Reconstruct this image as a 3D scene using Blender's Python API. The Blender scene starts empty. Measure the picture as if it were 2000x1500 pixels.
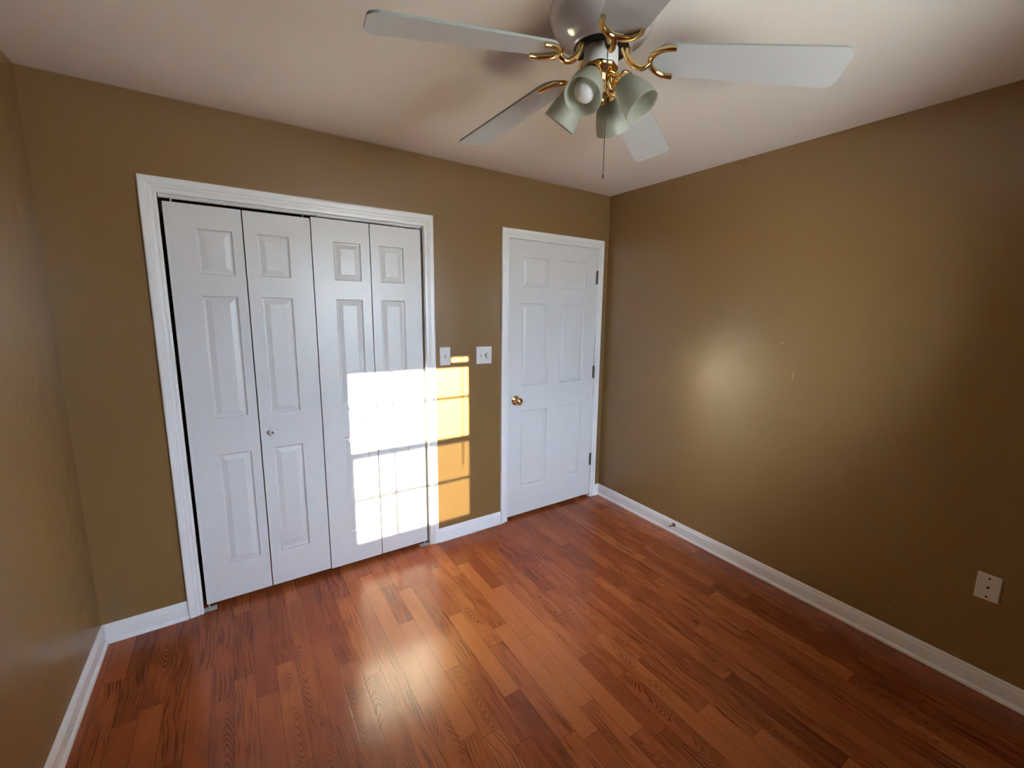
import bpy, bmesh, math, random
from mathutils import Vector, Matrix, noise
random.seed(7)
SC = bpy.context.scene
COL = SC.collection
PI = math.pi

# ------------------------------------------------------------------ room numbers
W, H = 3.095, 2.438          # width along the closet wall, ceiling height
YB = -3.06                   # wall behind the camera
PITCH = .0752                # floor board width
FAN = (1.56, -1.53)

# ------------------------------------------------------------------ camera
cam_d = bpy.data.cameras.new('camera'); cam = bpy.data.objects.new('camera', cam_d); COL.objects.link(cam)
YAW, PIT, ROLL = .60721590, -.15925327, .01747756
f = Vector((math.sin(YAW)*math.cos(PIT), math.cos(YAW)*math.cos(PIT), math.sin(PIT)))
rt = f.cross(Vector((0, 0, 1))).normalized(); up = rt.cross(f)
c_, s_ = math.cos(ROLL), math.sin(ROLL)
r2 = c_*rt+s_*up; u2 = -s_*rt+c_*up
m = Matrix((r2, u2, -f)).transposed().to_4x4(); m.translation = Vector((.60159, -2.59074, 1.56152))
cam.matrix_world = m
cam_d.sensor_fit = 'HORIZONTAL'; cam_d.sensor_width = 36.0
cam_d.lens = 846.884/2000*36
cam_d.shift_x = -42.95/2000; cam_d.shift_y = -9.709/2000
cam_d.clip_start = .02
SC.camera = cam

# ------------------------------------------------------------------ light
SUN = Vector((-.38, 3.12, -.745)).normalized()
sd = bpy.data.lights.new('sun', 'SUN'); sd.energy = 23; sd.angle = math.radians(.4); sd.color = (1, .86, .60)
so = bpy.data.objects.new('sun', sd); COL.objects.link(so)
so.rotation_euler = SUN.to_track_quat('-Z', 'Y').to_euler(); so.location = (2.2, -6, 3)

wd = bpy.data.worlds.new('world'); SC.world = wd; wd.use_nodes = True
nt = wd.node_tree; nt.nodes.clear()
out = nt.nodes.new('ShaderNodeOutputWorld'); bg = nt.nodes.new('ShaderNodeBackground')
tc = nt.nodes.new('ShaderNodeTexCoord'); sx = nt.nodes.new('ShaderNodeSeparateXYZ')
rp = nt.nodes.new('ShaderNodeValToRGB'); mr = nt.nodes.new('ShaderNodeMapRange')
mr.inputs[1].default_value = -1; mr.inputs[2].default_value = 1
nt.links.new(tc.outputs['Generated'], sx.inputs[0]); nt.links.new(sx.outputs['Z'], mr.inputs[0])
nt.links.new(mr.outputs[0], rp.inputs[0]); nt.links.new(rp.outputs[0], bg.inputs[0]); nt.links.new(bg.outputs[0], out.inputs[0])
e = rp.color_ramp.elements
e[0].position = 0; e[0].color = (.88, .86, .82, 1)
e[1].position = .485; e[1].color = (.92, .92, .90, 1)
x = e.new(.51); x.color = (.84, .96, 1.12, 1)
x = e.new(.60); x.color = (.88, 1.08, 1.42, 1)
x = e.new(.64); x.color = (1.35, 1.62, 2.05, 1)
x = e.new(.80); x.color = (1.25, 1.55, 2.05, 1)
x = e.new(1.0); x.color = (.30, .48, .85, 1)
bg.inputs[1].default_value = 13.0
# broad bright haze around the low sun
nrm = nt.nodes.new('ShaderNodeVectorMath'); nrm.operation = 'NORMALIZE'
dt = nt.nodes.new('ShaderNodeVectorMath'); dt.operation = 'DOT_PRODUCT'; dt.inputs[1].default_value = -SUN
mxm = nt.nodes.new('ShaderNodeMath'); mxm.operation = 'MAXIMUM'; mxm.inputs[1].default_value = 0
pw = nt.nodes.new('ShaderNodeMath'); pw.operation = 'POWER'; pw.inputs[1].default_value = 25
ml = nt.nodes.new('ShaderNodeMath'); ml.operation = 'MULTIPLY'; ml.inputs[1].default_value = 2
hz = nt.nodes.new('ShaderNodeBackground'); hz.inputs[0].default_value = (1, .96, .90, 1); adds = nt.nodes.new('ShaderNodeAddShader')
nt.links.new(tc.outputs['Generated'], nrm.inputs[0]); nt.links.new(nrm.outputs[0], dt.inputs[0]); nt.links.new(dt.outputs['Value'], mxm.inputs[0])
nt.links.new(mxm.outputs[0], pw.inputs[0]); nt.links.new(pw.outputs[0], ml.inputs[0]); nt.links.new(ml.outputs[0], hz.inputs[1])
nt.links.new(bg.outputs[0], adds.inputs[0]); nt.links.new(hz.outputs[0], adds.inputs[1])
# broad sky glow on both sides of the sun, added to brighten the side walls
last = adds
for cdir, cpow in ((Vector((.80, -.45, .50)), 17), (Vector((-.80, -.45, .55)), 17)):
    d2 = nt.nodes.new('ShaderNodeVectorMath'); d2.operation = 'DOT_PRODUCT'; d2.inputs[1].default_value = cdir.normalized()
    m2 = nt.nodes.new('ShaderNodeMath'); m2.operation = 'MAXIMUM'; m2.inputs[1].default_value = 0
    p2 = nt.nodes.new('ShaderNodeMath'); p2.operation = 'POWER'; p2.inputs[1].default_value = 2.5
    l2 = nt.nodes.new('ShaderNodeMath'); l2.operation = 'MULTIPLY'; l2.inputs[1].default_value = cpow
    h2 = nt.nodes.new('ShaderNodeBackground'); h2.inputs[0].default_value = (.84, .99, 1.20, 1); a2_ = nt.nodes.new('ShaderNodeAddShader')
    nt.links.new(nrm.outputs[0], d2.inputs[0]); nt.links.new(d2.outputs['Value'], m2.inputs[0]); nt.links.new(m2.outputs[0], p2.inputs[0])
    nt.links.new(p2.outputs[0], l2.inputs[0]); nt.links.new(l2.outputs[0], h2.inputs[1])
    nt.links.new(last.outputs[0], a2_.inputs[0]); nt.links.new(h2.outputs[0], a2_.inputs[1]); last = a2_
nt.links.new(last.outputs[0], out.inputs[0])

# light portal in the window opening: guides sampling of the sky, gives off no light itself
pd = bpy.data.lights.new('window_portal', 'AREA'); pd.shape = 'RECTANGLE'; pd.size = .84; pd.size_y = 1.2
pd.cycles.is_portal = True
po = bpy.data.objects.new('window_portal', pd); COL.objects.link(po)
po.location = (1.88, YB-.005, 1.44); po.rotation_euler = (PI/2, 0, PI)

vs = SC.view_settings
vs.view_transform = 'Standard'; vs.look = 'None'; vs.gamma = 1; vs.exposure = 1.42; vs.use_curve_mapping = False
SC.cycles.max_bounces = 12; SC.cycles.diffuse_bounces = 8; SC.cycles.glossy_bounces = 6
SC.cycles.caustics_reflective = False; SC.cycles.caustics_refractive = False
SC.cycles.sample_clamp_indirect = 6

# ------------------------------------------------------------------ materials
def new_mat(name):
    mt = bpy.data.materials.new(name); mt.use_nodes = True
    n = mt.node_tree.nodes; b = n.get('Principled BSDF')
    return mt, mt.node_tree, b
def node(t, kind, **kw):
    n = t.nodes.new(kind)
    for k, v in kw.items():
        if k[0]=='i' and k[1:].isdigit(): n.inputs[int(k[1:])].default_value = v
        else: setattr(n, k, v)
    return n
def math_n(t, op, a, b=None, c=None):
    n = t.nodes.new('ShaderNodeMath'); n.operation = op
    for i, v in enumerate((a, b, c)):
        if v is None: continue
        if isinstance(v, (int, float)): n.inputs[i].default_value = v
        else: t.links.new(v, n.inputs[i])
    return n.outputs[0]
def paint(name, col, rough=.4, bump=0, scale=300, spec=.5, var=0, stretch=(1, 1, 1), metal=0, coat=0):
    mt, t, b = new_mat(name)
    b.inputs['Base Color'].default_value = (*col, 1); b.inputs['Roughness'].default_value = rough
    b.inputs['Specular IOR Level'].default_value = spec; b.inputs['Metallic'].default_value = metal
    b.inputs['Coat Weight'].default_value = coat; b.inputs['Coat Roughness'].default_value = .08
    g = t.nodes.new('ShaderNodeNewGeometry')
    mp = node(t, 'ShaderNodeMapping'); mp.inputs['Scale'].default_value = stretch
    t.links.new(g.outputs['Position'], mp.inputs[0])
    if bump:
        nz = node(t, 'ShaderNodeTexNoise'); nz.inputs['Scale'].default_value = scale; nz.inputs['Detail'].default_value = 3
        t.links.new(mp.outputs[0], nz.inputs['Vector'])
        bp = node(t, 'ShaderNodeBump'); bp.inputs['Strength'].default_value = bump; bp.inputs['Distance'].default_value = .001
        t.links.new(nz.outputs[0], bp.inputs['Height']); t.links.new(bp.outputs[0], b.inputs['Normal'])
    if var:
        nz = node(t, 'ShaderNodeTexNoise'); nz.inputs['Scale'].default_value = 3; nz.inputs['Detail'].default_value = 4
        t.links.new(g.outputs['Position'], nz.inputs['Vector'])
        mx = node(t, 'ShaderNodeMix', data_type='RGBA')
        mx.inputs[6].default_value = (*[c*(1-var) for c in col], 1); mx.inputs[7].default_value = (*[min(1, c*(1+var)) for c in col], 1)
        t.links.new(nz.outputs[0], mx.inputs[0]); t.links.new(mx.outputs[2], b.inputs['Base Color'])
    return mt

def wall_material():
    """satin tan paint: fine roller texture, faint brush drag, and a few real scuffs"""
    mt, t, b = new_mat('tan_wall_paint')
    g = t.nodes.new('ShaderNodeNewGeometry'); P = g.outputs['Position']
    base = (.240, .141, .052)
    nz = node(t, 'ShaderNodeTexNoise'); nz.inputs['Scale'].default_value = 2.5; nz.inputs['Detail'].default_value = 5
    t.links.new(P, nz.inputs['Vector'])
    mx = node(t, 'ShaderNodeMix', data_type='RGBA')
    mx.inputs[6].default_value = (*[c*.96 for c in base], 1); mx.inputs[7].default_value = (*[c*1.04 for c in base], 1)
    t.links.new(nz.outputs[0], mx.inputs[0]); cur = mx.outputs[2]
    # scuffs: centre, radii, colour
    spots = [((W, -.800, .942), (.1, .028, .020), (.21, .135, .055)),
             ((W, -1.473, 1.230), (.1, .004, .020), (.48, .36, .20)),
             ((W, -1.401, 1.402), (.1, .016, .004), (.45, .33, .18)),
             ((W, -1.285, .819), (.1, .007, .003), (.12, .08, .04)),
             ((W, -2.026, .177), (.1, .005, .003), (.75, .72, .66)),
             ((.129, 0, .170), (.012, .1, .004), (.12, .09, .05))]
    dn = node(t, 'ShaderNodeTexNoise'); dn.inputs['Scale'].default_value = 60; t.links.new(P, dn.inputs['Vector'])
    for c, r, colr in spots:
        s1 = node(t, 'ShaderNodeVectorMath', operation='SUBTRACT'); t.links.new(P, s1.inputs[0]); s1.inputs[1].default_value = c
        s2 = node(t, 'ShaderNodeVectorMath', operation='DIVIDE'); t.links.new(s1.outputs[0], s2.inputs[0]); s2.inputs[1].default_value = r
        s3 = node(t, 'ShaderNodeVectorMath', operation='LENGTH'); t.links.new(s2.outputs[0], s3.inputs[0])
        d = math_n(t, 'ADD', s3.outputs['Value'], math_n(t, 'MULTIPLY', math_n(t, 'SUBTRACT', dn.outputs[0], .5), 1.6))
        mm = node(t, 'ShaderNodeMapRange'); mm.inputs[1].default_value = .7; mm.inputs[2].default_value = 1.05
        mm.inputs[3].default_value = .4; mm.inputs[4].default_value = 0; t.links.new(d, mm.inputs[0])
        m2 = node(t, 'ShaderNodeMix', data_type='RGBA'); m2.inputs[7].default_value = (*colr, 1)
        t.links.new(mm.outputs[0], m2.inputs[0]); t.links.new(cur, m2.inputs[6]); cur = m2.outputs[2]
    t.links.new(cur, b.inputs['Base Color'])
    b.inputs['Roughness'].default_value = .27; b.inputs['Specular IOR Level'].default_value = .85
    n1 = node(t, 'ShaderNodeTexNoise'); n1.inputs['Scale'].default_value = 260; n1.inputs['Detail'].default_value = 3
    t.links.new(P, n1.inputs['Vector'])
    mp = node(t, 'ShaderNodeMapping'); mp.inputs['Scale'].default_value = (.25, .25, 1.6); t.links.new(P, mp.inputs[0])
    n2 = node(t, 'ShaderNodeTexNoise'); n2.inputs['Scale'].default_value = 110; n2.inputs['Detail'].default_value = 5
    t.links.new(mp.outputs[0], n2.inputs['Vector'])
    n3 = node(t, 'ShaderNodeTexNoise'); n3.inputs['Scale'].default_value = 9; t.links.new(P, n3.inputs['Vector'])
    hsum = math_n(t, 'ADD', math_n(t, 'MULTIPLY', n1.outputs[0], .5), math_n(t, 'MULTIPLY', n2.outputs[0], .8))
    hsum = math_n(t, 'ADD', hsum, math_n(t, 'MULTIPLY', n3.outputs[0], 4.0))
    bp = node(t, 'ShaderNodeBump'); bp.inputs['Strength'].default_value = .5; bp.inputs['Distance'].default_value = .0011
    t.links.new(hsum, bp.inputs['Height']); t.links.new(bp.outputs[0], b.inputs['Normal'])
    return mt

def floor_material():
    """stained oak strip floor; UV = metres inside a board, 'board' attribute = (width, length, random)"""
    mt, t, b = new_mat('stained_oak_boards')
    uv = node(t, 'ShaderNodeUVMap'); uv.uv_map = 'UVMap'
    a1 = node(t, 'ShaderNodeAttribute'); a1.attribute_name = 'board'     # length, tone, kind
    a2 = node(t, 'ShaderNodeAttribute'); a2.attribute_name = 'board_random'
    s = node(t, 'ShaderNodeSeparateXYZ'); t.links.new(uv.outputs[0], s.inputs[0]); U, V = s.outputs[0], s.outputs[1]
    q = node(t, 'ShaderNodeSeparateXYZ'); t.links.new(a1.outputs['Vector'], q.inputs[0]); LEN, TONE, KIND = q.outputs[0], q.outputs[1], q.outputs[2]
    w = node(t, 'ShaderNodeSeparateXYZ'); t.links.new(a2.outputs['Vector'], w.inputs[0]); R1, R2, R3 = w.outputs[0], w.outputs[1], w.outputs[2]
    def vec(x, y, z=0):
        c = node(t, 'ShaderNodeCombineXYZ')
        for i, v in enumerate((x, y, z)):
            if isinstance(v, (int, float)): c.inputs[i].default_value = v
            else: t.links.new(v, c.inputs[i])
        return c.outputs[0]
    def nz(v, scale, det=2, rough=.5):
        n = node(t, 'ShaderNodeTexNoise'); n.inputs['Scale'].default_value = scale; n.inputs['Detail'].default_value = det
        n.inputs['Roughness'].default_value = rough; t.links.new(v, n.inputs['Vector']); return n.outputs[0]
    M = lambda op, a, b=None, c=None: math_n(t, op, a, b, c)
    OU = M('MULTIPLY', R1, 37.0); OV = M('MULTIPLY', R2, 91.0)
    U_ = M('ADD', U, OU); V_ = M('ADD', V, OV)
    def smooth(v, lo, hi, a=0., b_=1.):
        n = node(t, 'ShaderNodeMapRange', interpolation_type='SMOOTHSTEP'); t.links.new(v, n.inputs[0])
        for i, k in enumerate((lo, hi, a, b_)): n.inputs[1+i].default_value = k
        return n.outputs[0]
    # cathedral arches
    um = M('SUBTRACT', U, M('ADD', .018, M('MULTIPLY', R3, .040)))
    wob = M('MULTIPLY', M('SUBTRACT', nz(vec(M('MULTIPLY', U_, 2.2), M('MULTIPLY', V_, 1.0)), 7, 1), .5), .11)
    wob2 = M('MULTIPLY', M('SUBTRACT', nz(vec(M('MULTIPLY', U_, 2.0), M('MULTIPLY', V_, 1.0)), 110, 2), .5), .007)
    um2 = M('POWER', M('ABSOLUTE', um), 1.5)
    lowf = M('MULTIPLY', nz(vec(0.0, V_), 2.6, 1), .22)
    dirn = M('SUBTRACT', M('MULTIPLY', M('GREATER_THAN', R2, .5), 2.0), 1.0)
    arch = M('MULTIPLY', M('MULTIPLY', um2, M('ADD', 11.0, M('MULTIPLY', R1, 22.0))), dirn)
    fld = M('ADD', M('ADD', M('ADD', M('MULTIPLY', V_, 1.0), lowf), arch), M('ADD', wob, wob2))
    saw = M('FRACT', M('DIVIDE', fld, .033))
    ring = M('MULTIPLY', smooth(saw, .38, .72), smooth(saw, .86, 1.0, 1., 0.))
    cmask = smooth(nz(vec(M('MULTIPLY', U_, 7.0), M('MULTIPLY', V_, 1.6)), 3.2, 1), .42, .56)
    cath = M('MULTIPLY', ring, cmask)
    # straight grain
    sg = nz(vec(M('ADD', M('MULTIPLY', U_, 1.0), M('MULTIPLY', M('SUBTRACT', nz(vec(U_, V_), 4, 1), .5), .05)), M('MULTIPLY', V_, .02)), 190, 2, .55)
    straight = M('MULTIPLY', smooth(sg, .50, .60), smooth(nz(vec(M('MULTIPLY', U_, 3.0), V_), 5, 1), .28, .5))
    # pores
    pore = smooth(nz(vec(U_, M('MULTIPLY', V_, .06)), 620, 2), .56, .72)
    fleck = smooth(nz(vec(U_, M('MULTIPLY', V_, .45)), 260, 2, .7), .50, .66)
    isC = smooth(KIND, .60, .64); isS = M('MULTIPLY', smooth(KIND, .30, .34), smooth(KIND, .60, .64, 1., 0.)); isP = smooth(KIND, .30, .34, 1., 0.)
    grain = M('ADD', M('MULTIPLY', isC, M('MAXIMUM', cath, M('MULTIPLY', straight, .35))), M('ADD', M('MULTIPLY', isS, straight), M('MULTIPLY', isP, M('MULTIPLY', fleck, .5))))
    grain = M('MINIMUM', M('ADD', M('MULTIPLY', grain, .78), M('MULTIPLY', pore, .28)), 1.0)
    cloud = nz(vec(M('MULTIPLY', U_, 3.0), M('MULTIPLY', V_, .6)), 7, 3)
    tone = M('ADD', TONE, M('MULTIPLY', M('SUBTRACT', cloud, .5), .55))
    rp = node(t, 'ShaderNodeValToRGB'); t.links.new(tone, rp.inputs[0])
    el = rp.color_ramp.elements
    el[0].position = 0; el[0].color = (.20, .044, .016, 1)
    el[1].position = 1; el[1].color = (.48, .150, .046, 1)
    k = el.new(.35); k.color = (.32, .078, .024, 1)
    k = el.new(.68); k.color = (.43, .125, .036, 1)
    mx = node(t, 'ShaderNodeMix', data_type='RGBA'); t.links.new(grain, mx.inputs[0]); t.links.new(rp.outputs[0], mx.inputs[6])
    dk = node(t, 'ShaderNodeMix', data_type='RGBA', blend_type='MULTIPLY'); dk.inputs[0].default_value = 1
    t.links.new(rp.outputs[0], dk.inputs[6]); dk.inputs[7].default_value = (.36, .25, .25, 1)
    t.links.new(dk.outputs[2], mx.inputs[7])
    # seams
    eu = M('MINIMUM', U, M('SUBTRACT', PITCH, U)); ev = M('MINIMUM', V, M('SUBTRACT', LEN, V)); ed = M('MINIMUM', eu, ev)
    seam = smooth(ed, .0003, .0013, 1., 0.)
    m3 = node(t, 'ShaderNodeMix', data_type='RGBA'); t.links.new(M('MULTIPLY', seam, .75), m3.inputs[0]); t.links.new(mx.outputs[2], m3.inputs[6])
    m3.inputs[7].default_value = (.03, .010, .006, 1); t.links.new(m3.outputs[2], b.inputs['Base Color'])
    hh = M('SUBTRACT', M('MULTIPLY', smooth(ed, 0, .0025), .45), M('MULTIPLY', grain, .10))
    hh = M('ADD', hh, M('MULTIPLY', nz(vec(M('MULTIPLY', U_, 1.0), M('MULTIPLY', V_, .3)), 25, 2), .35))
    bp = node(t, 'ShaderNodeBump'); bp.inputs['Strength'].default_value = .5; bp.inputs['Distance'].default_value = .0006
    t.links.new(hh, bp.inputs['Height']); t.links.new(bp.outputs[0], b.inputs['Normal'])
    b.inputs['Roughness'].default_value = .21
    t.links.new(M('ADD', .185, M('MULTIPLY', grain, .05)), b.inputs['Roughness'])
    b.inputs['Specular IOR Level'].default_value = .45
    return mt

M_WALL = wall_material()
M_FLOOR = floor_material()
M_CEIL = paint('ceiling_paint', (.84, .81, .78), .85, .25, 350, .3)
M_TRIM = paint('white_trim_gloss', (.84, .85, .86), .30, .15, 60, .5, .02)
M_DOOR = paint('white_door_paint', (.72, .72, .73), .34, .22, 90, .5, .02, (1, 1, .12))
M_PLATE = paint('white_plastic', (.74, .74, .73), .3)
M_IVORY = paint('ivory_plastic', (.66, .63, .58), .35)
M_DARK = paint('dark_recess', (.012, .010, .009), .6)
M_BLACKM = paint('black_motor', (.015, .014, .014), .35)
M_BRASS = paint('polished_brass', (.86, .62, .28), .14, metal=1)
M_BRONZE = paint('tarnished_hinge', (.16, .14, .11), .32, .5, 220, metal=.8, var=.4)
M_STEEL = paint('brushed_steel', (.62, .63, .64), .42, metal=.7)
M_SCREWD = paint('dull_screw', (.10, .085, .085), .5, metal=.5)
M_PEARL = paint('pearl_enamel', (.44, .41, .405), .20, spec=.7, coat=1); M_PEARL.node_tree.nodes['Principled BSDF'].inputs['Coat Roughness'].default_value = .02
M_BLADE = paint('white_blade', (.57, .59, .62), .35, .1, 80)
M_BLADE_EDGE = paint('blade_edge_band', (.30, .33, .31), .45)
M_ENAMEL = paint('white_enamel', (.62, .64, .63), .3)
M_BULB = paint('frosted_bulb', (.66, .66, .66), .25)
M_RUBBER = paint('white_rubber', (.70, .70, .68), .6)
M_CHAIN = paint('chain_metal', (.12, .09, .07), .4, metal=.7)
M_VINYL = paint('white_vinyl', (.75, .76, .77), .4)
M_KNOB = paint('white_knob_ceramic', (.74, .72, .73), .2)
M_SIDING = paint('outside_brick', (.28, .16, .12), .8, .5, 40)

def glass_material():
    mt, t, b = new_mat('window_glass'); t.nodes.remove(b); o = t.nodes['Material Output']
    tr = t.nodes.new('ShaderNodeBsdfTransparent'); gl = t.nodes.new('ShaderNodeBsdfGlossy'); gl.inputs['Roughness'].default_value = .01
    fr = t.nodes.new('ShaderNodeFresnel'); fr.inputs[0].default_value = 1.45; mx = t.nodes.new('ShaderNodeMixShader')
    tr.inputs[0].default_value = (.95, .97, .96, 1)
    t.links.new(fr.outputs[0], mx.inputs[0]); t.links.new(tr.outputs[0], mx.inputs[1]); t.links.new(gl.outputs[0], mx.inputs[2]); t.links.new(mx.outputs[0], o.inputs[0])
    return mt
def screen_material():
    mt, t, b = new_mat('insect_screen_mesh'); t.nodes.remove(b); o = t.nodes['Material Output']
    tr = t.nodes.new('ShaderNodeBsdfTransparent'); df = t.nodes.new('ShaderNodeBsdfDiffuse'); df.inputs[0].default_value = (.08, .08, .08, 1)
    mx = t.nodes.new('ShaderNodeMixShader'); mx.inputs[0].default_value = .55
    t.links.new(tr.outputs[0], mx.inputs[1]); t.links.new(df.outputs[0], mx.inputs[2]); t.links.new(mx.outputs[0], o.inputs[0])
    return mt
def shade_material():
    mt, t, b = new_mat('frosted_ribbed_glass')
    b.inputs['Base Color'].default_value = (.54, .56, .49, 1); b.inputs['Roughness'].default_value = .38
    o = t.nodes['Material Output']
    tl = t.nodes.new('ShaderNodeBsdfTranslucent'); tl.inputs[0].default_value = (.72, .74, .66, 1)
    mx = t.nodes.new('ShaderNodeMixShader'); mx.inputs[0].default_value = .55
    t.links.new(b.outputs[0], mx.inputs[1]); t.links.new(tl.outputs[0], mx.inputs[2]); t.links.new(mx.outputs[0], o.inputs[0])
    return mt
M_GLASS = glass_material(); M_SCREEN = screen_material(); M_SHADE = shade_material()

# ------------------------------------------------------------------ mesh helpers
def box(bm, x0, x1, y0, y1, z0, z1, bev=0):
    vs_ = [bm.verts.new((x, y, z)) for x in (x0, x1) for y in (y0, y1) for z in (z0, z1)]
    fs = []
    for q in ((0, 1, 3, 2), (4, 6, 7, 5), (0, 4, 5, 1), (2, 3, 7, 6), (0, 2, 6, 4), (1, 5, 7, 3)):
        fs.append(bm.faces.new([vs_[i] for i in q]))
    if bev:
        es = list({e for f_ in fs for e in f_.edges})
        bmesh.ops.bevel(bm, geom=es, offset=bev, segments=2, affect='EDGES', profile=.6)
def tube(bm, pts, rad, seg=12, cap=True):
    """round tube along points; rad number, list or (a,b) list"""
    pts = [Vector(p) for p in pts]; n = len(pts)
    rads = rad if isinstance(rad, (list, tuple)) else [rad]*n
    rings = []; prev = None
    for i, p in enumerate(pts):
        tg = (pts[min(i+1, n-1)]-pts[max(i-1, 0)]).normalized()
        if prev is None:
            a = Vector((0, 0, 1)) if abs(tg.z) < .9 else Vector((1, 0, 0))
            u = tg.cross(a).normalized()
        else:
            u = (prev-tg*prev.dot(tg)).normalized()
        prev = u; v = tg.cross(u)
        rings.append([bm.verts.new(p+(u*math.cos(2*PI*k/seg)+v*math.sin(2*PI*k/seg))*rads[i]) for k in range(seg)])
    for i in range(n-1):
        for k in range(seg):
            bm.faces.new((rings[i][k], rings[i][(k+1) % seg], rings[i+1][(k+1) % seg], rings[i+1][k]))
    if cap:
        bm.faces.new(rings[0][::-1]); bm.faces.new(rings[-1])
def lathe(bm, prof, origin=(0, 0, 0), axis=(0, 0, 1), seg=40, rib=0, nrib=0, cap0=False, cap1=False):
    """prof: list of (radius, distance along axis)"""
    ax = Vector(axis).normalized(); a = Vector((0, 0, 1)) if abs(ax.z) < .9 else Vector((1, 0, 0))
    u = ax.cross(a).normalized(); v = ax.cross(u); o = Vector(origin); rings = []
    for r, h in prof:
        ring = []
        for k in range(seg):
            th = 2*PI*k/seg; rr = r*(1+rib*math.cos(nrib*th)) if rib else r
            ring.append(bm.verts.new(o+ax*h+(u*math.cos(th)+v*math.sin(th))*rr))
        rings.append(ring)
    for i in range(len(rings)-1):
        for k in range(seg):
            bm.faces.new((rings[i][k], rings[i][(k+1) % seg], rings[i+1][(k+1) % seg], rings[i+1][k]))
    if cap0: bm.faces.new(rings[0][::-1])
    if cap1: bm.faces.new(rings[-1])
def obj(name, bm, mat, parent=None, smooth=False, loc=None, angle=None):
    bmesh.ops.recalc_face_normals(bm, faces=bm.faces)
    if loc is not None: bmesh.ops.translate(bm, verts=bm.verts, vec=-Vector(loc))
    me = bpy.data.meshes.new(name); bm.to_mesh(me); bm.free()
    for mt in (mat if isinstance(mat, (list, tuple)) else [mat]): me.materials.append(mt)
    if smooth:
        for p in me.polygons: p.use_smooth = True
        if angle: me.set_sharp_from_angle(angle=math.radians(angle))
    o = bpy.data.objects.new(name, me); COL.objects.link(o)
    if loc is not None: o.location = loc
    if parent is not None: o.parent = parent
    return o
def tag(o, label, cat, group=None, kind=None):
    o['label'] = label; o['category'] = cat
    if group: o['group'] = group
    if kind: o['kind'] = kind
    return o
def empty(name, loc, label, cat, group=None, kind=None):
    o = bpy.data.objects.new(name, None); COL.objects.link(o); o.location = loc; o.empty_display_size = .05
    return tag(o, label, cat, group, kind)
def child(name, bm, mat, parent, smooth=False, angle=None):
    """bm given in world coordinates; stored relative to the (unrotated) parent chain"""
    off = Vector((0, 0, 0)); p = parent
    while p is not None: off += p.location; p = p.parent
    bmesh.ops.translate(bm, verts=bm.verts, vec=-off)
    return obj(name, bm, mat, parent, smooth, None, angle)
B = bmesh.new

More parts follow.
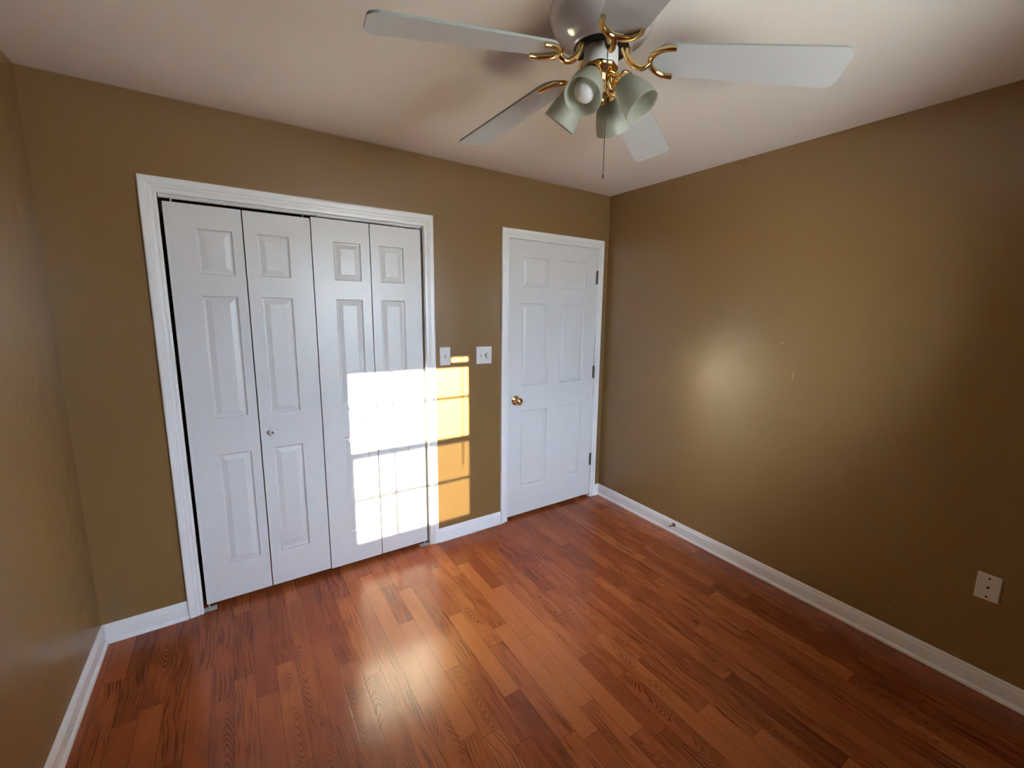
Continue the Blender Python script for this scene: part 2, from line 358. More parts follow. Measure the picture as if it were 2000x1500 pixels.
# ------------------------------------------------------------------ setting: shell
def build_floor():
    me = bpy.data.meshes.new('floor')
    # end joints seen in the photograph: (x, y) of joint
    J = [(.378,-.445),(.682,-.585),(.606,-.728),(.126,-.58),(.909,-.437),(1.138,-.125),(1.208,-.291),(1.355,-.420),(1.203,-.633),(1.057,-.728),
         (.982,-.864),(1.427,-.714),(1.280,-1.019),(1.585,-.914),(1.497,-1.008),(1.731,-.64),(1.814,-.673),(2.045,-.708),(1.950,-.824),(1.868,-1.017),
         (1.967,-1.227),(2.100,-1.020),(1.655,-1.046),(2.170,-.812),(2.338,-1.023),(2.550,-1.082),(2.470,-.985),(.833,-1.029),(1.130,-1.170),(1.202,-1.339),
         (1.353,-1.466),(.917,-.737),(1.793,-1.291),(1.867,-1.458),(1.726,-1.675),(1.811,-1.725),(2.043,-1.752),(2.038,-1.445),(2.179,-1.547),(2.483,-1.703),
         (2.253,-1.722),(1.656,-1.480)]
    cols = {}
    for x, y in J: cols.setdefault(math.floor((x-.946)/PITCH), []).append(y)
    # kinds: 0 flecked plain, .45 straight, .8 cathedral; (x, y, kind, tone)
    S = [(1.30,-.55,.8,.62),(1.95,-1.10,.8,.50),(2.00,-.93,.8,.48),(1.60,-.30,.8,.80),(2.45,-.9,.8,.32),(1.50,-.80,.8,.74),(1.43,-.95,0,.90),(1.57,-1.1,0,.86),
         (1.655,-.9,0,.78),(1.73,-.95,0,.70),(1.655,-1.3,0,.80),(1.50,-1.25,.45,.55),(1.43,-1.25,0,.88),(1.35,-1.2,.45,.45),(1.28,-.8,0,.85),(1.28,-1.2,.8,.60),
         (1.2,-.9,0,.86),(1.13,-1.0,0,.80),(1.06,-.9,.45,.70),(.98,-.6,.45,.72),(.91,-.95,.8,.55),(.98,-1.1,.8,.60),(.83,-.8,0,.42),(.76,-.8,.8,.50),(.68,-.8,.8,.62),
         (.61,-.6,0,.25),(.61,-.9,0,.48),(.53,-.7,.45,.50),(.45,-.7,.8,.40),(.38,-.2,.45,.30),(.38,-.8,0,.40),(.30,-.5,.45,.25),(.21,-.45,.8,.28),(.14,-.8,0,.35),
         (1.8,-1.5,0,.28),(1.73,-1.5,0,.82),(2.20,-1.2,0,.20),(2.2,-1.9,.8,.30),(1.87,-1.2,.8,.45),(1.8,-1.0,.45,.62),(1.88,-.5,.8,.50),(1.13,-1.5,.8,.62),(1.06,-.5,0,.5),
         (2.26,-1.35,.8,.52),(2.3,-1.3,.45,.3),(2.56,-.7,.45,.25),(2.7,-1.2,0,.2),(2.8,-1.5,.45,.2),(2.1,-.6,.45,.45),(1.81,-.45,.8,.55)]
    c0 = math.floor((-.16-.946)/PITCH); c1 = math.ceil((W+.16-.946)/PITCH)
    verts, faces, uvs, A, R = [], [], [], [], []
    for c in range(c0, c1):
        xa = .946+c*PITCH; ys = sorted(cols.get(c, []), reverse=True); rr = random.Random(c*17+3)
        js = []
        if ys:
            js = ys[:]
            while js[0] < .75-.95: js.insert(0, js[0]+rr.uniform(.5, .95))
            while js[-1] > YB-.2+.3: js.append(js[-1]-rr.uniform(.35, .95))
            k = 0
            while k < len(js)-1:
                if js[k]-js[k+1] > 1.25: js.insert(k+1, (js[k]+js[k+1])/2+rr.uniform(-.15, .15))
                k += 1
        else:
            y = .75-rr.uniform(.1, .8)
            while y > YB-.1: js.append(y); y -= rr.uniform(.35, 1.0)
        ends = [.75]+[y for y in js if YB-.15 < y < .74]+[YB-.2]
        for a, b_ in zip(ends, ends[1:]):
            i = len(verts); verts += [(xa, b_, 0), (xa+PITCH, b_, 0), (xa+PITCH, a, 0), (xa, a, 0)]; faces.append((i, i+1, i+2, i+3))
            L = a-b_; uvs.append([(0, 0), (PITCH, 0), (PITCH, L), (0, L)])
            kind = rr.choice([0, 0, .45, .45, .45, .8]); tone = min(1, max(.05, rr.gauss(.38, .15)))
            for sx_, sy_, kk, tt in S:
                if xa <= sx_ < xa+PITCH and b_ <= sy_ < a: kind, tone = kk, tt
            A.append((L, tone, kind)); R.append((rr.random(), rr.random(), rr.random()))
    n = len(verts)
    # slab below
    z0 = -.05; x0, x1, y0, y1 = verts[0][0], max(v[0] for v in verts), YB-.2, .75
    verts += [(x0, y0, z0), (x1, y0, z0), (x1, y1, z0), (x0, y1, z0), (x0, y0, -.0005), (x1, y0, -.0005), (x1, y1, -.0005), (x0, y1, -.0005)]
    for q in ((3, 2, 1, 0), (0, 1, 5, 4), (1, 2, 6, 5), (2, 3, 7, 6), (3, 0, 4, 7)):
        faces.append(tuple(n+i for i in q)); uvs.append([(0.03, .1)]*4); A.append((1, .2, 0)); R.append((0, 0, 0))
    me.from_pydata(verts, [], faces)
    ul = me.uv_layers.new(name='UVMap'); at = me.attributes.new('board', 'FLOAT_VECTOR', 'FACE'); ar = me.attributes.new('board_random', 'FLOAT_VECTOR', 'FACE')
    for p in me.polygons:
        for j, li in enumerate(p.loop_indices): ul.data[li].uv = uvs[p.index][j]
        at.data[p.index].vector = A[p.index]; ar.data[p.index].vector = R[p.index]
    me.materials.append(M_FLOOR)
    o = bpy.data.objects.new('floor', me); COL.objects.link(o)
    tag(o, 'red brown stained oak strip floor with narrow boards', 'floor', kind='structure')
build_floor()

def struct(name, bm, mat, label, cat, smooth=False, angle=None):
    return tag(obj(name, bm, mat, None, smooth, None, angle), label, cat, kind='structure')
bm = B(); box(bm, -.15, W+.15, YB-.2, .75, H, H+.08)
struct('ceiling', bm, M_CEIL, 'flat off-white ceiling above the whole room', 'ceiling')

# closet wall with the two openings
CX0, CX1, CZ = .346, 1.595, 2.057      # closet rough opening
DX0, DX1, DZ = 2.160, 3.004, 2.052     # entry door rough opening
bm = B()
for x0, x1, z0, z1 in ((0, CX0, 0, H), (CX0, CX1, CZ, H), (CX1, DX0, 0, H), (DX0, DX1, DZ, H), (DX1, W, 0, H)):
    box(bm, x0, x1, 0, .115, z0, z1)
bmesh.ops.remove_doubles(bm, verts=bm.verts, dist=.0001)
struct('wall_back', bm, M_WALL, 'tan wall holding the closet doors and the white room door', 'wall')
bm = B(); box(bm, -.12, 0, YB-.15, .75, 0, H); struct('wall_left', bm, M_WALL, 'tan wall running along the left edge of the photo', 'wall')
bm = B(); box(bm, W, W+.12, YB-.15, .75, 0, H); struct('wall_right', bm, M_WALL, 'wide empty tan wall on the right with a soft glare', 'wall')
bm = B(); box(bm, 0, W, .66, .74, 0, H); box(bm, 1.68, 1.74, .115, .66, 0, H)
struct('wall_behind_doors', bm, M_WALL, 'unlit wall inside the closet seen only through door gaps', 'wall')
# window wall
WX0, WX1, WZ0, WZ1 = 1.462, 2.302, .832, 2.048
bm = B()
for x0, x1, z0, z1 in ((0, WX0, 0, H), (WX1, W, 0, H), (WX0, WX1, 0, WZ0), (WX0, WX1, WZ1, H)): box(bm, x0, x1, YB-.14, YB, z0, z1)
struct('wall_front', bm, M_WALL, 'tan wall behind the camera with the single window', 'wall')

# baseboards
def baseboard(name, a, b_, nrm, label, ht=.0915, m0=0, m1=0):
    """run from a to b (2D), nrm into the room; m0, m1 mitre directions at the ends"""
    prof = [(0, 0), (.021, 0), (.021, .006), (.018, .013), (.0125, .0185), (.0125, .022), (.0125, .066), (.0115, .071), (.0085, .0765), (.009, .080), (.0065, .087), (.0035, .0905), (0, ht)]
    a = Vector(a); b_ = Vector(b_); n = Vector(nrm); d = (b_-a).normalized(); bm = B(); ra, rb = [], []
    for o_, z in prof:
        p = a+n*o_+d*o_*m0; q = b_+n*o_-d*o_*m1
        ra.append(bm.verts.new((p.x, p.y, z))); rb.append(bm.verts.new((q.x, q.y, z)))
    k = len(prof)
    for i in range(k): bm.faces.new((ra[i], ra[(i+1) % k], rb[(i+1) % k], rb[i]))
    bm.faces.new(ra); bm.faces.new(rb[::-1])
    struct(name, bm, M_TRIM, label, 'baseboard')
CO0, CO1 = .312, 1.6385; DO0, DO1 = 2.1175, 3.0414
baseboard('baseboard_left', (0, YB), (0, 0), (1, 0), 'white baseboard along the foot of the left wall', m1=1, m0=1)
baseboard('baseboard_back_left', (0, 0), (CO0, 0), (0, -1), 'short white baseboard between left corner and closet casing', m0=1)
baseboard('baseboard_back_middle', (CO1, 0), (DO0, 0), (0, -1), 'white baseboard between the closet and the room door')
baseboard('baseboard_back_right', (DO1, 0), (W, 0), (0, -1), 'stub of white baseboard between door casing and right corner', m1=1)
baseboard('baseboard_right', (W, 0), (W, YB), (-1, 0), 'long white baseboard along the foot of the right wall', m0=1, m1=1)
baseboard('baseboard_front', (W, YB), (0, YB), (0, 1), 'white baseboard under the window wall behind the camera', m0=1, m1=1)

# casings
PROF = [(0, .0), (0, .0085), (.05, .0105), (.16, .0115), (.24, .0095), (.30, .0100), (.36, .0135), (.44, .0145), (.50, .0135), (.56, .0160), (.84, .0175), (.93, .0170), (1, .0130), (1, 0)]
def casing(name, x0, x1, zt, wl, wr, wt, label, y=0, z0=0, closed=False, flip=1):
    bm = B(); st = []
    for o_, d in PROF:
        yy = y-d*flip
        pts = [(x0-o_*wl, z0), (x0-o_*wl, zt+o_*wt), (x1+o_*wr, zt+o_*wt), (x1+o_*wr, z0)]
        st.append([bm.verts.new((px_, yy, pz)) for px_, pz in pts])
    for i in range(len(st)-1):
        for k in range(3): bm.faces.new((st[i][k], st[i+1][k], st[i+1][k+1], st[i][k+1]))
    bm.faces.new([s[0] for s in st]); bm.faces.new([s[3] for s in st][::-1])
    return bm
bm = casing('', .3735, 1.580, 2.037, .0615, .0585, .067, '')
# jamb lining of the closet
box(bm, CX0, .366, 0, .115, 0, 2.0395); box(bm, 1.577, CX1, 0, .115, 0, 2.0395); box(bm, CX0, CX1, 0, .115, 2.0395, CZ)
struct('trim_1', bm, M_TRIM, 'wide white moulded casing around the closet opening', 'door casing')
bm = casing('', 2.1755, 2.989, 2.036, .058, .0525, .060, '')
box(bm, DX0, 2.1775, 0, .115, 0, 2.034); box(bm, 2.9865, DX1, 0, .115, 0, 2.034); box(bm, DX0, DX1, 0, .115, 2.034, DZ)
box(bm, 2.1775, 2.190, .040, .075, 0, 2.034); box(bm, 2.974, 2.9865, .040, .075, 0, 2.034); box(bm, 2.1775, 2.9865, .040, .075, 2.022, 2.034)
struct('trim_2', bm, M_TRIM, 'narrow white casing around the room door near the corner', 'door casing')

# ------------------------------------------------------------------ doors
def panel_slab(bm, x0, x1, z0, z1, yf, yb, panels):
    """moulded door skin facing -y with raised panels [(px0,px1,pz0,pz1)]"""
    xs = sorted({x0, x1, *[p[0] for p in panels], *[p[1] for p in panels]}); zs = sorted({z0, z1, *[p[2] for p in panels], *[p[3] for p in panels]})
    vd = {}
    def v(x, z, y=yf):
        k = (round(x, 5), round(z, 5), round(y, 5))
        if k not in vd: vd[k] = bm.verts.new((x, y, z))
        return vd[k]
    for i in range(len(xs)-1):
        for j in range(len(zs)-1):
            cx, cz = (xs[i]+xs[i+1])/2, (zs[j]+zs[j+1])/2
            if any(p[0] < cx < p[1] and p[2] < cz < p[3] for p in panels): continue
            bm.faces.new((v(xs[i], zs[j]), v(xs[i+1], zs[j]), v(xs[i+1], zs[j+1]), v(xs[i], zs[j+1])))
    def ringpts(p, a, d):
        X0, X1, Z0, Z1 = p[0]+a, p[1]-a, p[2]+a, p[3]-a
        xs_ = [x for x in xs if p[0] < x < p[1]]
        return [v(X0, Z0, yf+d), v(X1, Z0, yf+d), v(X1, Z1, yf+d), v(X0, Z1, yf+d)]
    for p in panels:
        rings = [ringpts(p, a, d) for a, d in ((0, 0), (.003, .0045), (.007, .0070), (.012, .0075), (.015, .0065), (.034, .0018), (.036, .0018))]
        # outer ring edges may be split by neighbouring panel lines: build with those verts
        for r in range(len(rings)-1):
            A_, C_ = rings[r], rings[r+1]
            for k in range(4):
                a0, a1, c0, c1 = A_[k], A_[(k+1) % 4], C_[k], C_[(k+1) % 4]
                if r == 0:
                    mids = []
                    if k in (0, 2): mids = [v(x, p[2] if k == 0 else p[3]) for x in xs if p[0]+1e-5 < x < p[1]-1e-5]
                    else: mids = [v(p[1] if k == 1 else p[0], z) for z in zs if p[2]+1e-5 < z < p[3]-1e-5]
                    if k in (2, 3): mids = mids[::-1]
                    bm.faces.new([a0, *mids, a1, c1, c0])
                else: bm.faces.new((a0, a1, c1, c0))
        bm.faces.new(rings[-1])
    # sides and back
    def ring_edge(pts): return [v(*q) for q in pts]
    bx = [bm.verts.new((x, yb, z)) for x, z in ((x0, z0), (x1, z0), (x1, z1), (x0, z1))]
    bm.faces.new(bx[::-1])
    bot = [v(x, z0) for x in xs]; top = [v(x, z1) for x in xs]; lef = [v(x0, z) for z in zs]; rig = [v(x1, z) for z in zs]
    bm.faces.new([*bot, bx[1], bx[0]]); bm.faces.new([*top[::-1], bx[3], bx[2]]); bm.faces.new([*lef[::-1], bx[0], bx[3]]); bm.faces.new([*rig, bx[2], bx[1]])

ZP = [(.222, .814), (1.000, 1.598), (1.698, 1.903)]
YF = .012
def knob(parent, x, z, y):
    bm = B(); lathe(bm, [(.0, -.002), (.009, -.002), (.0085, .002), (.006, .006), (.0065, .010), (.013, .013), (.0165, .017), (.0170, .021), (.0155, .0250), (.012, .0265), (.0095, .0255), (0, .0255)], (x, y, z), (0, -1, 0), 28)
    k = child('knob', bm, M_KNOB, parent, True, 50)
    bm = B()
    for a in (0, PI/3, 2*PI/3):
        d = Vector((math.cos(a+.5), 0, math.sin(a+.5)))*.0075
        tube(bm, [Vector((x, y-.0262, z))-d, Vector((x, y-.0262, z))+d], .0013, 8)
    lathe(bm, [(0, 0), (.0035, 0), (.003, .0018), (0, .0022)], (x, y-.0255, z), (0, -1, 0), 14)
    c = child('screw', bm, M_SCREWD, k, True, 40); c['label'] = 'small dark screw in the knob centre'
def bifold(name, leaves, z0, z1, kn, label):
    root = empty(name, (leaves[0][0], YF, z0), label, 'closet door', None, 'structure')
    for x0, x1, p0, p1 in leaves:
        bm = B(); panel_slab(bm, x0, x1, z0, z1, YF, YF+.030, [(p0, p1, a, b_) for a, b_ in ZP])
        child('door_leaf', bm, M_DOOR, root)
    knob(root, kn, .901, YF)
    # pivot pins up into the track
    for px_ in (leaves[0][0]+.03, leaves[1][1]-.03):
        bm = B(); tube(bm, [(px_, YF+.016, z1), (px_, YF+.016, 2.0355)], .0030, 8)
        child('pivot_pin', bm, M_STEEL, root)['label'] = 'thin steel pivot pin'
    return root
bifold('door_1', [(.3865, .6765, .495, .635), (.6815, .9735, .733, .872)], .031, 2.0085, .733, 'left white bifold closet door pair with raised panels, in shade')
bifold('door_2', [(.9785, 1.2695, 1.081, 1.221), (1.2745, 1.5655, 1.321, 1.461)], .026, 2.0165, 1.216, 'right white bifold closet door pair crossed by window sunlight')
# track
bm = B(); box(bm, .375, 1.5735, .016, .019, 2.0280, 2.0385); box(bm, .375, 1.5735, .019, .049, 2.036, 2.0390); box(bm, .375, 1.5735, .046, .049, 2.0280, 2.0390)
tag(obj('closet_track', bm, M_TRIM), 'white overhead track along the head of the closet opening', 'door track')
for k, (x0, sgn, lb) in enumerate(((.3665, 1, 'small metal floor pivot bracket at the left foot of the closet'), (1.5765, -1, 'small metal floor pivot bracket at the right foot of the closet'))):
    bm = B(); xa, xb = sorted((x0, x0+sgn*.060)); box(bm, xa, xb, -.002, .034, 0.0002, .0035, .001)
    xa, xb = sorted((x0, x0+sgn*.003)); box(bm, xa, xb, -.002, .034, 0.0002, .024)
    r_ = tag(obj('floor_bracket', bm, M_ENAMEL, loc=(x0+sgn*.03, .016, 0)), lb, 'bracket')
    bm = B(); tube(bm, [(x0+sgn*.028, .016, .0035), (x0+sgn*.028, .016, .026)], .004, 10)
    child('pivot_post', bm, M_STEEL, r_, True, 40)

# entry door
D0, D1, DZ0, DZ1, DY = 2.1805, 2.9840, .0265, 2.0305, -.001
root = empty('door_3', (D0, DY, DZ0), 'white six-panel room door with a brass knob beside the corner', 'door', None, 'structure')
bm = B(); panel_slab(bm, D0, D1, DZ0, DZ1, DY, DY+.035, [(a, b_, c, d) for a, b_ in ((2.292, 2.522), (2.635, 2.868)) for c, d in ((.228, .824), (1.011, 1.604), (1.714, 1.918))])
child('door_slab', bm, M_DOOR, root)
kx, kz = 2.241, .912
bm = B(); lathe(bm, [(0, 0), (.034, 0), (.0345, .002), (.032, .005), (.026, .0075), (.016, .009), (.0125, .013), (.0105, .022), (.0115, .030), (.019, .036), (.0265, .043), (.0285, .052), (.0265, .060), (.020, .066), (.0175, .0665), (.016, .064), (.0145, .0640), (.012, .0668), (0, .0690)], (kx, DY, kz), (0, -1, 0), 40)
kb = child('door_knob', bm, M_BRASS, root, True, 60); kb['label'] = 'polished brass knob'
for zc in (1.815, 1.070, .333):
    bm = B(); hx, hy = 2.9868, -.0075
    for i in range(5):
        z0 = zc-.049+i*.0197; lathe(bm, [(0, 0), (.0058, 0), (.0062, .001), (.0062, .0182), (.0058, .0192), (0, .0192)], (hx, hy, z0), (0, 0, 1), 14)
    lathe(bm, [(0, 0), (.0045, .001), (.004, .0045), (0, .006)], (hx, hy, zc+.0495), (0, 0, 1), 12)
    lathe(bm, [(0, 0), (.0045, .001), (.004, .0045), (0, .006)], (hx, hy, zc-.049), (0, 0, -1), 12)
    box(bm, hx-.012, hx+.009, -.0030, -.0008, zc-.049, zc+.0495)
    h_ = child('hinge', bm, M_BRONZE, root, True, 35); h_['label'] = 'tarnished dark metal hinge'

# ------------------------------------------------------------------ wall plates
def plate(bm, cx, cz, w_, h_, n, depth=.006):
    """cover plate on the closet wall (faces -y)"""
    a, b_ = w_/2, h_/2; e_ = .004
    v0 = [bm.verts.new((cx+x, 0, cz+z)) for x, z in ((-a, -b_), (a, -b_), (a, b_), (-a, b_))]
    v1 = [bm.verts.new((cx+x, -depth*.55, cz+z)) for x, z in ((-a, -b_), (a, -b_), (a, b_), (-a, b_))]
    v2 = [bm.verts.new((cx+x, -depth, cz+z)) for x, z in ((-a+e_, -b_+e_), (a-e_, -b_+e_), (a-e_, b_-e_), (-a+e_, b_-e_))]
    for p, q in ((v0, v1), (v1, v2)):
        for k in range(4): bm.faces.new((p[k], p[(k+1) % 4], q[(k+1) % 4], q[k]))
    bm.faces.new(v2); bm.faces.new(v0[::-1])
def toggle(parent, cx, cz, down=True):
    bm = B(); box(bm, cx-.0050, cx+.0050, -.0068, -.0055, cz-.012, cz+.012)
    sl = child('toggle_slot', bm, M_IVORY, parent)
    bm = B(); s_ = -1 if down else 1
    vs_ = [(cx-.004, -.006, cz-.006), (cx+.004, -.006, cz-.006), (cx+.004, -.006, cz+.006), (cx-.004, -.006, cz+.006),
           (cx-.003, -.017, cz+s_*.009-.003), (cx+.003, -.017, cz+s_*.009-.003), (cx+.003, -.017, cz+s_*.009+.003), (cx-.003, -.017, cz+s_*.009+.003)]
    vv = [bm.verts.new(p) for p in vs_]
    for q in ((0, 1, 5, 4), (1, 2, 6, 5), (2, 3, 7, 6), (3, 0, 4, 7), (4, 5, 6, 7), (3, 2, 1, 0)): bm.faces.new([vv[i] for i in q])
    child('toggle', bm, M_PLATE, parent)
def screws(parent, pts, mat, ax=(0, -1, 0), off=(0, -.006, 0)):
    for p in pts:
        bm = B(); lathe(bm, [(0, 0), (.0032, 0), (.0028, .0010), (0, .0013)], Vector(p)+Vector(off)-Vector(ax)*.0003, ax, 14)
        child('screw', bm, mat, parent, True, 40)
r1 = empty('light_switch', (1.705, 0, 1.257), 'narrow white single light switch plate beside the closet casing', 'light switch')
bm = B(); plate(bm, 1.7055, 1.2565, .071, .116, 1); child('switch_plate', bm, M_PLATE, r1)
toggle(r1, 1.7055, 1.2565); screws(r1, [(1.7055, 0, 1.2565+.03), (1.7055, 0, 1.2565-.03)], M_PLATE)
r1 = empty('dimmer_switch', (1.985, 0, 1.25), 'wide white double switch plate with toggle and round dial, left of the door', 'light switch')
bm = B(); plate(bm, 1.985, 1.2505, .116, .116, 2); child('switch_plate', bm, M_PLATE, r1)
toggle(r1, 1.962, 1.2505, True); screws(r1, [(1.962, 0, 1.2805), (1.962, 0, 1.2205), (2.008, 0, 1.2805), (2.008, 0, 1.2205)], M_PLATE)
bm = B(); lathe(bm, [(0, 0), (.0185, 0), (.0180, .004), (.0155, .010), (.0150, .017), (.0135, .0185), (0, .019)], (2.008, -.0058, 1.2505), (0, -1, 0), 32, .02, 16)
child('dial', bm, M_PLATE, r1, True, 40)

# phone jack plate on the right wall
r1 = empty('phone_jack_plate', (W, -2.324, .457), 'white wall plate with three dark holes low on the right wall', 'wall plate')
bm = B(); a, b_ = .0365, .056; cy, cz = -2.3245, .458
def rect(x, da, db): return [bm.verts.new((x, cy+y, cz+z)) for y, z in ((-a+da, -b_+db), (a-da, -b_+db), (a-da, b_-db), (-a+da, b_-db))]
v0, v1, v2 = rect(W, 0, 0), rect(W-.0035, 0, 0), rect(W-.0065, .004, .004)
for p, q in ((v0, v1), (v1, v2)):
    for k in range(4): bm.faces.new((p[k], p[(k+1) % 4], q[(k+1) % 4], q[k]))
bm.faces.new(v2); bm.faces.new(v0[::-1]); child('cover_plate', bm, M_IVORY, r1)
for z in (cz+.0405, cz-.0405):
    bm = B(); lathe(bm, [(0, 0), (.0042, 0), (.0036, .0010), (0, .0012)], (W-.0064, cy, z), (-1, 0, 0), 16)
    child('screw', bm, M_DARK, r1, True, 40)['label'] = 'dark screw head'
bm = B(); box(bm, W-.0070, W-.0060, cy-.0052, cy+.0052, cz-.001, cz+.0048); box(bm, W-.0070, W-.0060, cy-.0026, cy+.0026, cz-.0050, cz-.001)
child('jack_socket', bm, M_DARK, r1)['label'] = 'dark T-shaped phone socket'

# door stop on the right baseboard
sy, sz, sxx = -.7985, .0645, W-.0125
r1 = empty('door_stop', (sxx, sy, sz), 'short metal door stop sticking out of the right baseboard', 'door stop')
bm = B(); lathe(bm, [(0, -.001), (.0135, -.001), (.0140, .002), (.0120, .006), (.0075, .010), (0, .010)], (sxx, sy, sz), (-1, 0, 0), 24)
child('base_flange', bm, M_BRONZE, r1, True, 50)
bm = B(); pts = []
for k in range(0, 241):
    th = k/24*2*PI; pts.append((sxx-.009-k/240*.050, sy+.0042*math.cos(th), sz+.0042*math.sin(th)))
tube(bm, pts, .0011, 6)
child('spring', bm, M_BRONZE, r1, True)
bm = B(); lathe(bm, [(0, 0), (.006, 0), (.0075, .003), (.0075, .013), (.006, .016), (0, .017)], (sxx-.058, sy, sz), (-1, 0, 0), 20)
child('rubber_tip', bm, M_RUBBER, r1, True, 50)['label'] = 'white rubber tip'
# nail left in the wall
bm = B(); tube(bm, [(W, -1.846, 1.856), (W-.012, -1.846, 1.859)], .0018, 8); lathe(bm, [(0, 0), (.0042, 0), (.0042, .0012), (0, .0016)], (W-.012, -1.846, 1.859), (-1, 0, .2), 12)
tag(obj('wall_nail', bm, M_BRONZE, loc=(W, -1.846, 1.856)), 'small dark nail left high on the right wall', 'nail')

# ------------------------------------------------------------------ ceiling fan
fx, fy = FAN
fan = empty('ceiling_fan', (fx, fy, H), 'white five-blade ceiling fan with brass blade irons and four glass shades', 'ceiling fan')
bm = B(); lathe(bm, [(.118, H), (.122, H-.004), (.124, H-.010), (.150, H-.014), (.1555, H-.020), (.1565, H-.030), (.153, H-.044), (.1475, H-.058), (.1385, H-.075), (.128, H-.088), (.119, H-.0950), (.108, H-.1010), (.098, H-.1060), (.091, H-.1115), (.0875, H-.1150), (.084, H-.1165), (.081, H-.117), (.080, H-.110), (.080, H-.100)], (fx, fy, 0), (0, 0, 1), 64)
child('motor_housing', bm, M_PEARL, fan, True, 45)
bm = B(); lathe(bm, [(0, H-.105), (.0795, H-.105), (.0795, H-.112), (.070, H-.1125), (.066, H-.118), (.060, H-.119), (0, H-.119)], (fx, fy, 0), (0, 0, 1), 40)
child('motor', bm, M_BLACKM, fan, True, 30)['label'] = 'black motor seen inside the housing opening'
bm = B(); lathe(bm, [(0, 2.322), (.047, 2.322), (.050, 2.319), (.0505, 2.290), (.0500, 2.276), (.0475, 2.272), (0, 2.272)], (fx, fy, 0), (0, 0, 1), 40)
child('switch_housing', bm, M_ENAMEL, fan, True, 40)

PT = math.radians(-11.39)
def bz(r): return 2.2735+(2.2183-2.2735)*(r-.22)/(.66-.22)
def bw(r): return .1223+(.1491-.1223)*(r-.22)/(.66-.22)
def blade_pt(r, lat, th, up=0):
    """up: offset along blade normal"""
    z = bz(r)+lat*math.sin(PT)+up*math.cos(PT)
    l2 = lat*math.cos(PT)-up*math.sin(PT)
    return Vector((fx+r*math.cos(th)-l2*math.sin(th), fy+r*math.sin(th)+l2*math.cos(th), z))
def blade_outline():
    pts = []
    # root: rounded end round the iron crescent
    R0 = .150
    for k in range(13):
        a = PI/2+PI*k/12
        pts.append((R0+.055+.055*math.cos(a), bw(.2)/2*math.sin(a)))
    Rt = .661
    # tip: slightly slanted, rounded corners
    n = 8
    wl = bw(.64)/2; cr = .030
    for k in range(n+1):
        a = -PI/2+PI/2*k/n; pts.append((Rt-.004-cr+cr*math.cos(a), -wl+cr+cr*math.sin(a)))
    for k in range(n+1):
        a = PI/2*k/n; pts.append((Rt-.004-cr+cr*math.cos(a), wl-cr+cr*math.sin(a)))
    return pts
OUT = blade_outline()
TH = .0062
for kb_ in range(5):
    th = math.radians(-45.36)+kb_*2*PI/5
    bm = B()
    lo = [bm.verts.new(blade_pt(r, l, th, 0)) for r, l in OUT]; hi = [bm.verts.new(blade_pt(r, l, th, TH)) for r, l in OUT]
    f0 = bm.faces.new(lo); f1 = bm.faces.new(hi[::-1]); n = len(OUT)
    for i in range(n):
        q = bm.faces.new((lo[i], hi[i], hi[(i+1) % n], lo[(i+1) % n])); q.material_index = 1
    bl = child('blade', bm, [M_BLADE, M_BLADE_EDGE], fan)
    # blade iron: S neck from the motor, then a crescent with curled tips
    def P(r, lat, up): return blade_pt(r, lat, th, up)
    bm = B(); hub = Vector((fx+.066*math.cos(th), fy+.066*math.sin(th), H-.118))
    mid1 = Vector((fx+.080*math.cos(th), fy+.080*math.sin(th), 2.290)); mid2 = Vector((fx+.100*math.cos(th), fy+.100*math.sin(th), 2.270))
    pts = []
    ctrl = [hub, mid1, mid2, Vector((fx+.122*math.cos(th), fy+.122*math.sin(th), 2.2640)), P(.142, 0, -.0075)]
    # Catmull-Rom
    cc = [ctrl[0]*2-ctrl[1]]+ctrl+[ctrl[-1]*2-ctrl[-2]]
    for i in range(1, len(cc)-2):
        for s in range(6):
            u = s/6; p0, p1, p2, p3 = cc[i-1:i+3]
            pts.append(.5*((2*p1)+(-p0+p2)*u+(2*p0-5*p1+4*p2-p3)*u*u+(-p0+3*p1-3*p2+p3)*u**3))
    pts.append(ctrl[-1])
    tube(bm, pts, [.0115-.0030*min(1, i/14) for i in range(len(pts))], 14)
    pts = []
    for k in range(25):
        a = PI*.47+PI*1.06*k/24; pts.append(P(.2035+.062*math.cos(a), .0525*math.sin(a), -.0062))
    tube(bm, pts, [.0070+.0018*math.sin(PI*k/24) for k in range(25)], 12)
    iron = child('blade_iron', bm, M_BRASS, bl, True, 50); iron['label'] = 'polished brass crescent blade iron'

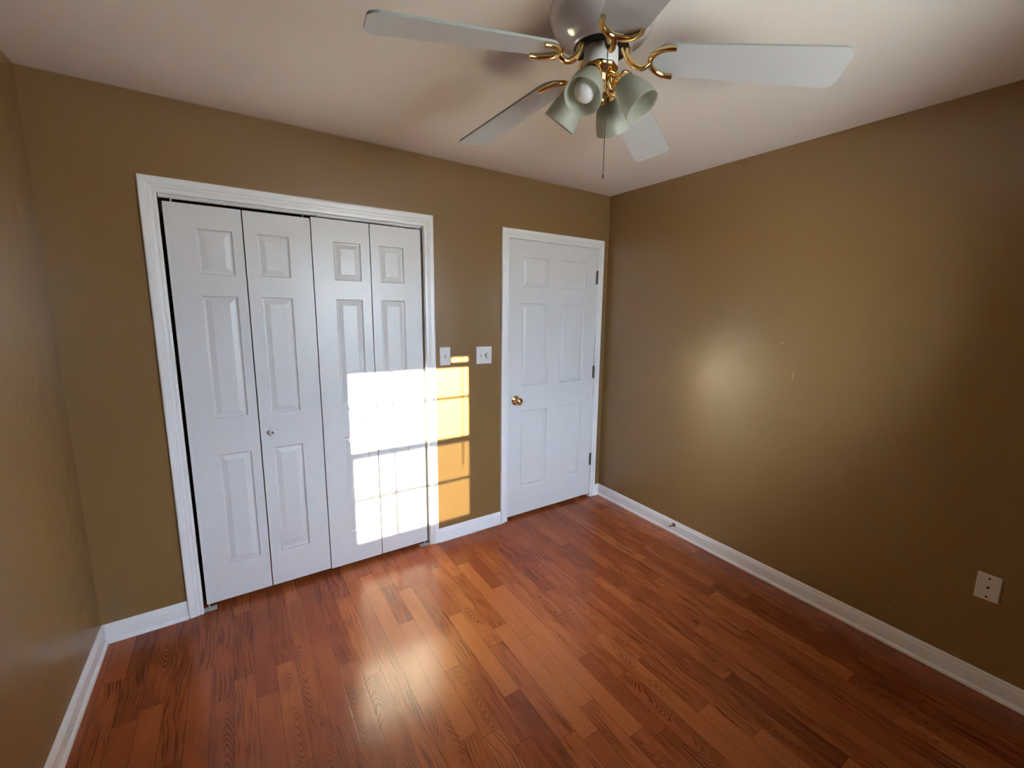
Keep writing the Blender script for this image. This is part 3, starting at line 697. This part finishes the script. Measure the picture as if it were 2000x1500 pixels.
# light kit
bm = B(); lathe(bm, [(0, 2.2725), (.049, 2.2725), (.0505, 2.268), (.047, 2.262), (.036, 2.254), (.026, 2.244), (.021, 2.232), (.019, 2.222), (.022, 2.214), (.0265, 2.206), (.0255, 2.196), (.019, 2.190), (.0155, 2.186), (.019, 2.181), (.017, 2.175), (.010, 2.171), (0, 2.170)], (fx, fy, 0), (0, 0, 1), 40, .035, 8)
child('light_fitter', bm, M_BRASS, fan, True, 40)['label'] = 'polished brass fluted light kit body'
TB = math.radians(52)
for k in range(4):
    t_ = -1.0975+k*PI/2
    ax = Vector((math.cos(t_)*math.cos(TB), math.sin(t_)*math.cos(TB), -math.sin(TB)))
    rim = Vector((fx+.131*math.cos(t_), fy+.131*math.sin(t_), 2.142)); L = .106; neck = rim-ax*L
    bm = B(); c0 = Vector((fx+.022*math.cos(t_), fy+.022*math.sin(t_), 2.245))
    tube(bm, [c0, c0+Vector((math.cos(t_)*.012, math.sin(t_)*.012, .006)), neck-ax*.012, neck-ax*.004], [.008, .008, .010, .012], 12)
    lathe(bm, [(0, -.014), (.012, -.014), (.022, -.010), (.029, -.003), (.0315, .004), (.0315, .013), (.0300, .013), (.0290, .002), (0, .0)], neck, ax, 32)
    child('socket_cup', bm, M_BRASS, fan, True, 40)['label'] = 'polished brass socket cup'
    bm = B(); sh = [(.0275, .003), (.0285, .012), (.0335, .022), (.0400, .036), (.0450, .052), (.0485, .070), (.0508, .088), (.0522, .101), (.0530, .106)]
    ins = [(r-.0032, h) for r, h in sh[::-1]]
    lathe(bm, sh+[(.0522, .1075), (.0508, .1070)]+ins[1:], neck, ax, 96, .006, 48)
    child('lamp_shade', bm, M_SHADE, fan, True, 60)['label'] = 'frosted ribbed glass bell shade'
    if k != 3: continue          # only the shade turned to the camera still shows a bulb
    bm = B(); lathe(bm, [(0, .0), (.013, .002), (.014, .030), (.019, .044), (.0275, .058), (.0318, .073), (.0312, .087), (.0265, .099), (.0170, .1070), (.0080, .1098), (0, .1105)], neck-ax*.004, ax, 32)
    child('bulb', bm, M_BULB, fan, True)['label'] = 'white frosted bulb'
# pull chain
chx, chy = fx-.034+.016, fy-.037-.011
bm = B(); pts = [(chx+.004, chy+.004, 2.302), (chx, chy, 2.300), (chx-.001, chy-.001, 2.290)]
z = 2.29
while z > 1.965: z -= .02; pts.append((chx, chy, z))
tube(bm, pts, .0011, 6)
for i in range(110):
    zz = 2.29-i*.003
    lathe(bm, [(0, -.0014), (.0014, 0), (0, .0014)], (chx, chy, zz), (0, 0, 1), 6)
lathe(bm, [(0, 0), (.0022, -.002), (.0028, -.009), (.0018, -.014), (0, -.015)], (chx, chy, 1.964), (0, 0, 1), 10)
child('pull_chain', bm, M_CHAIN, fan, True)['label'] = 'thin dark bead pull chain'
bm = B(); lathe(bm, [(0, 0), (.0055, 0), (.0055, .004), (.0035, .006), (0, .006)], (chx+.003, chy+.004, 2.302), (Vector((chx-fx, chy-fy, 0))).normalized(), 16)
child('chain_grommet', bm, M_DARK, fan, True)['label'] = 'dark chain hole grommet'

# ------------------------------------------------------------------ window behind the camera (lets the sun in)
win = empty('window_1', (1.88, YB-.09, WZ0), 'white double hung window with grille bars behind the camera', 'window', None, 'structure')
bm = B()
for x0, x1, z0, z1 in ((WX0, 1.476, WZ0, WZ1), (2.288, WX1, WZ0, WZ1), (1.476, 2.288, WZ0, .846), (1.476, 2.288, 2.034, WZ1)): box(bm, x0, x1, YB-.135, YB-.01, z0, z1)
child('window_frame', bm, M_VINYL, win)
def sash(y, z0, z1, g0, g1, hz):
    bm = B(); X0, X1, G0, G1 = 1.4765, 2.2875, 1.510, 2.253
    for a0, a1, b0, b1 in ((X0, G0, z0, z1), (G1, X1, z0, z1), (G0, G1, z0, g0), (G0, G1, g1, z1)): box(bm, a0, a1, y-.016, y+.016, b0, b1)
    for xm in (1.7545, 2.003): box(bm, xm-.008, xm+.008, y-.005, y+.005, g0, g1)
    box(bm, G0, G1, y-.005, y+.005, hz-.008, hz+.008)
    s_ = child('sash', bm, M_VINYL, win)
    bm = B(); box(bm, G0, G1, y-.0065, y-.0055, g0, g1); child('glass_pane', bm, M_GLASS, s_)
sash(YB-.060, .8465, 1.4550, .880, 1.4250, 1.157)
sash(YB-.096, 1.4250, 2.0335, 1.4550, 2.000, 1.734)
bm = B(); box(bm, 1.478, 2.286, YB-.1290, YB-.1280, .850, 1.450); child('insect_screen', bm, M_SCREEN, win)
bm = casing('', 1.470, 2.294, 2.040, .058, .058, .058, '', YB, .8, False, -1)
box(bm, 1.40, 2.364, YB-.01, YB+.045, .815, .834); box(bm, 1.42, 2.344, YB, YB+.014, .745, .815)
struct('trim_3', bm, M_TRIM, 'white casing and sill around the window behind the camera', 'window casing')
bl_ = empty('window_blind', (1.88, YB-.02, 2.03), 'raised white mini blind at the top of the window', 'blind')
bm = B(); box(bm, 1.478, 2.286, YB-.038, YB-.014, 2.005, 2.033); child('head_rail', bm, M_VINYL, bl_)
bm = B()
for i in range(5): box(bm, 1.480, 2.284, YB-.040, YB-.014, 1.915+i*.0078, 1.919+i*.0078)
box(bm, 1.480, 2.125, YB-.040, YB-.014, 1.952, 2.004)
child('slat_stack', bm, M_VINYL, bl_)
bm = B(); tube(bm, [(2.2, YB-.012, 2.003), (2.2, YB-.012, 1.24)], .0042, 8); child('tilt_wand', bm, M_VINYL, bl_)
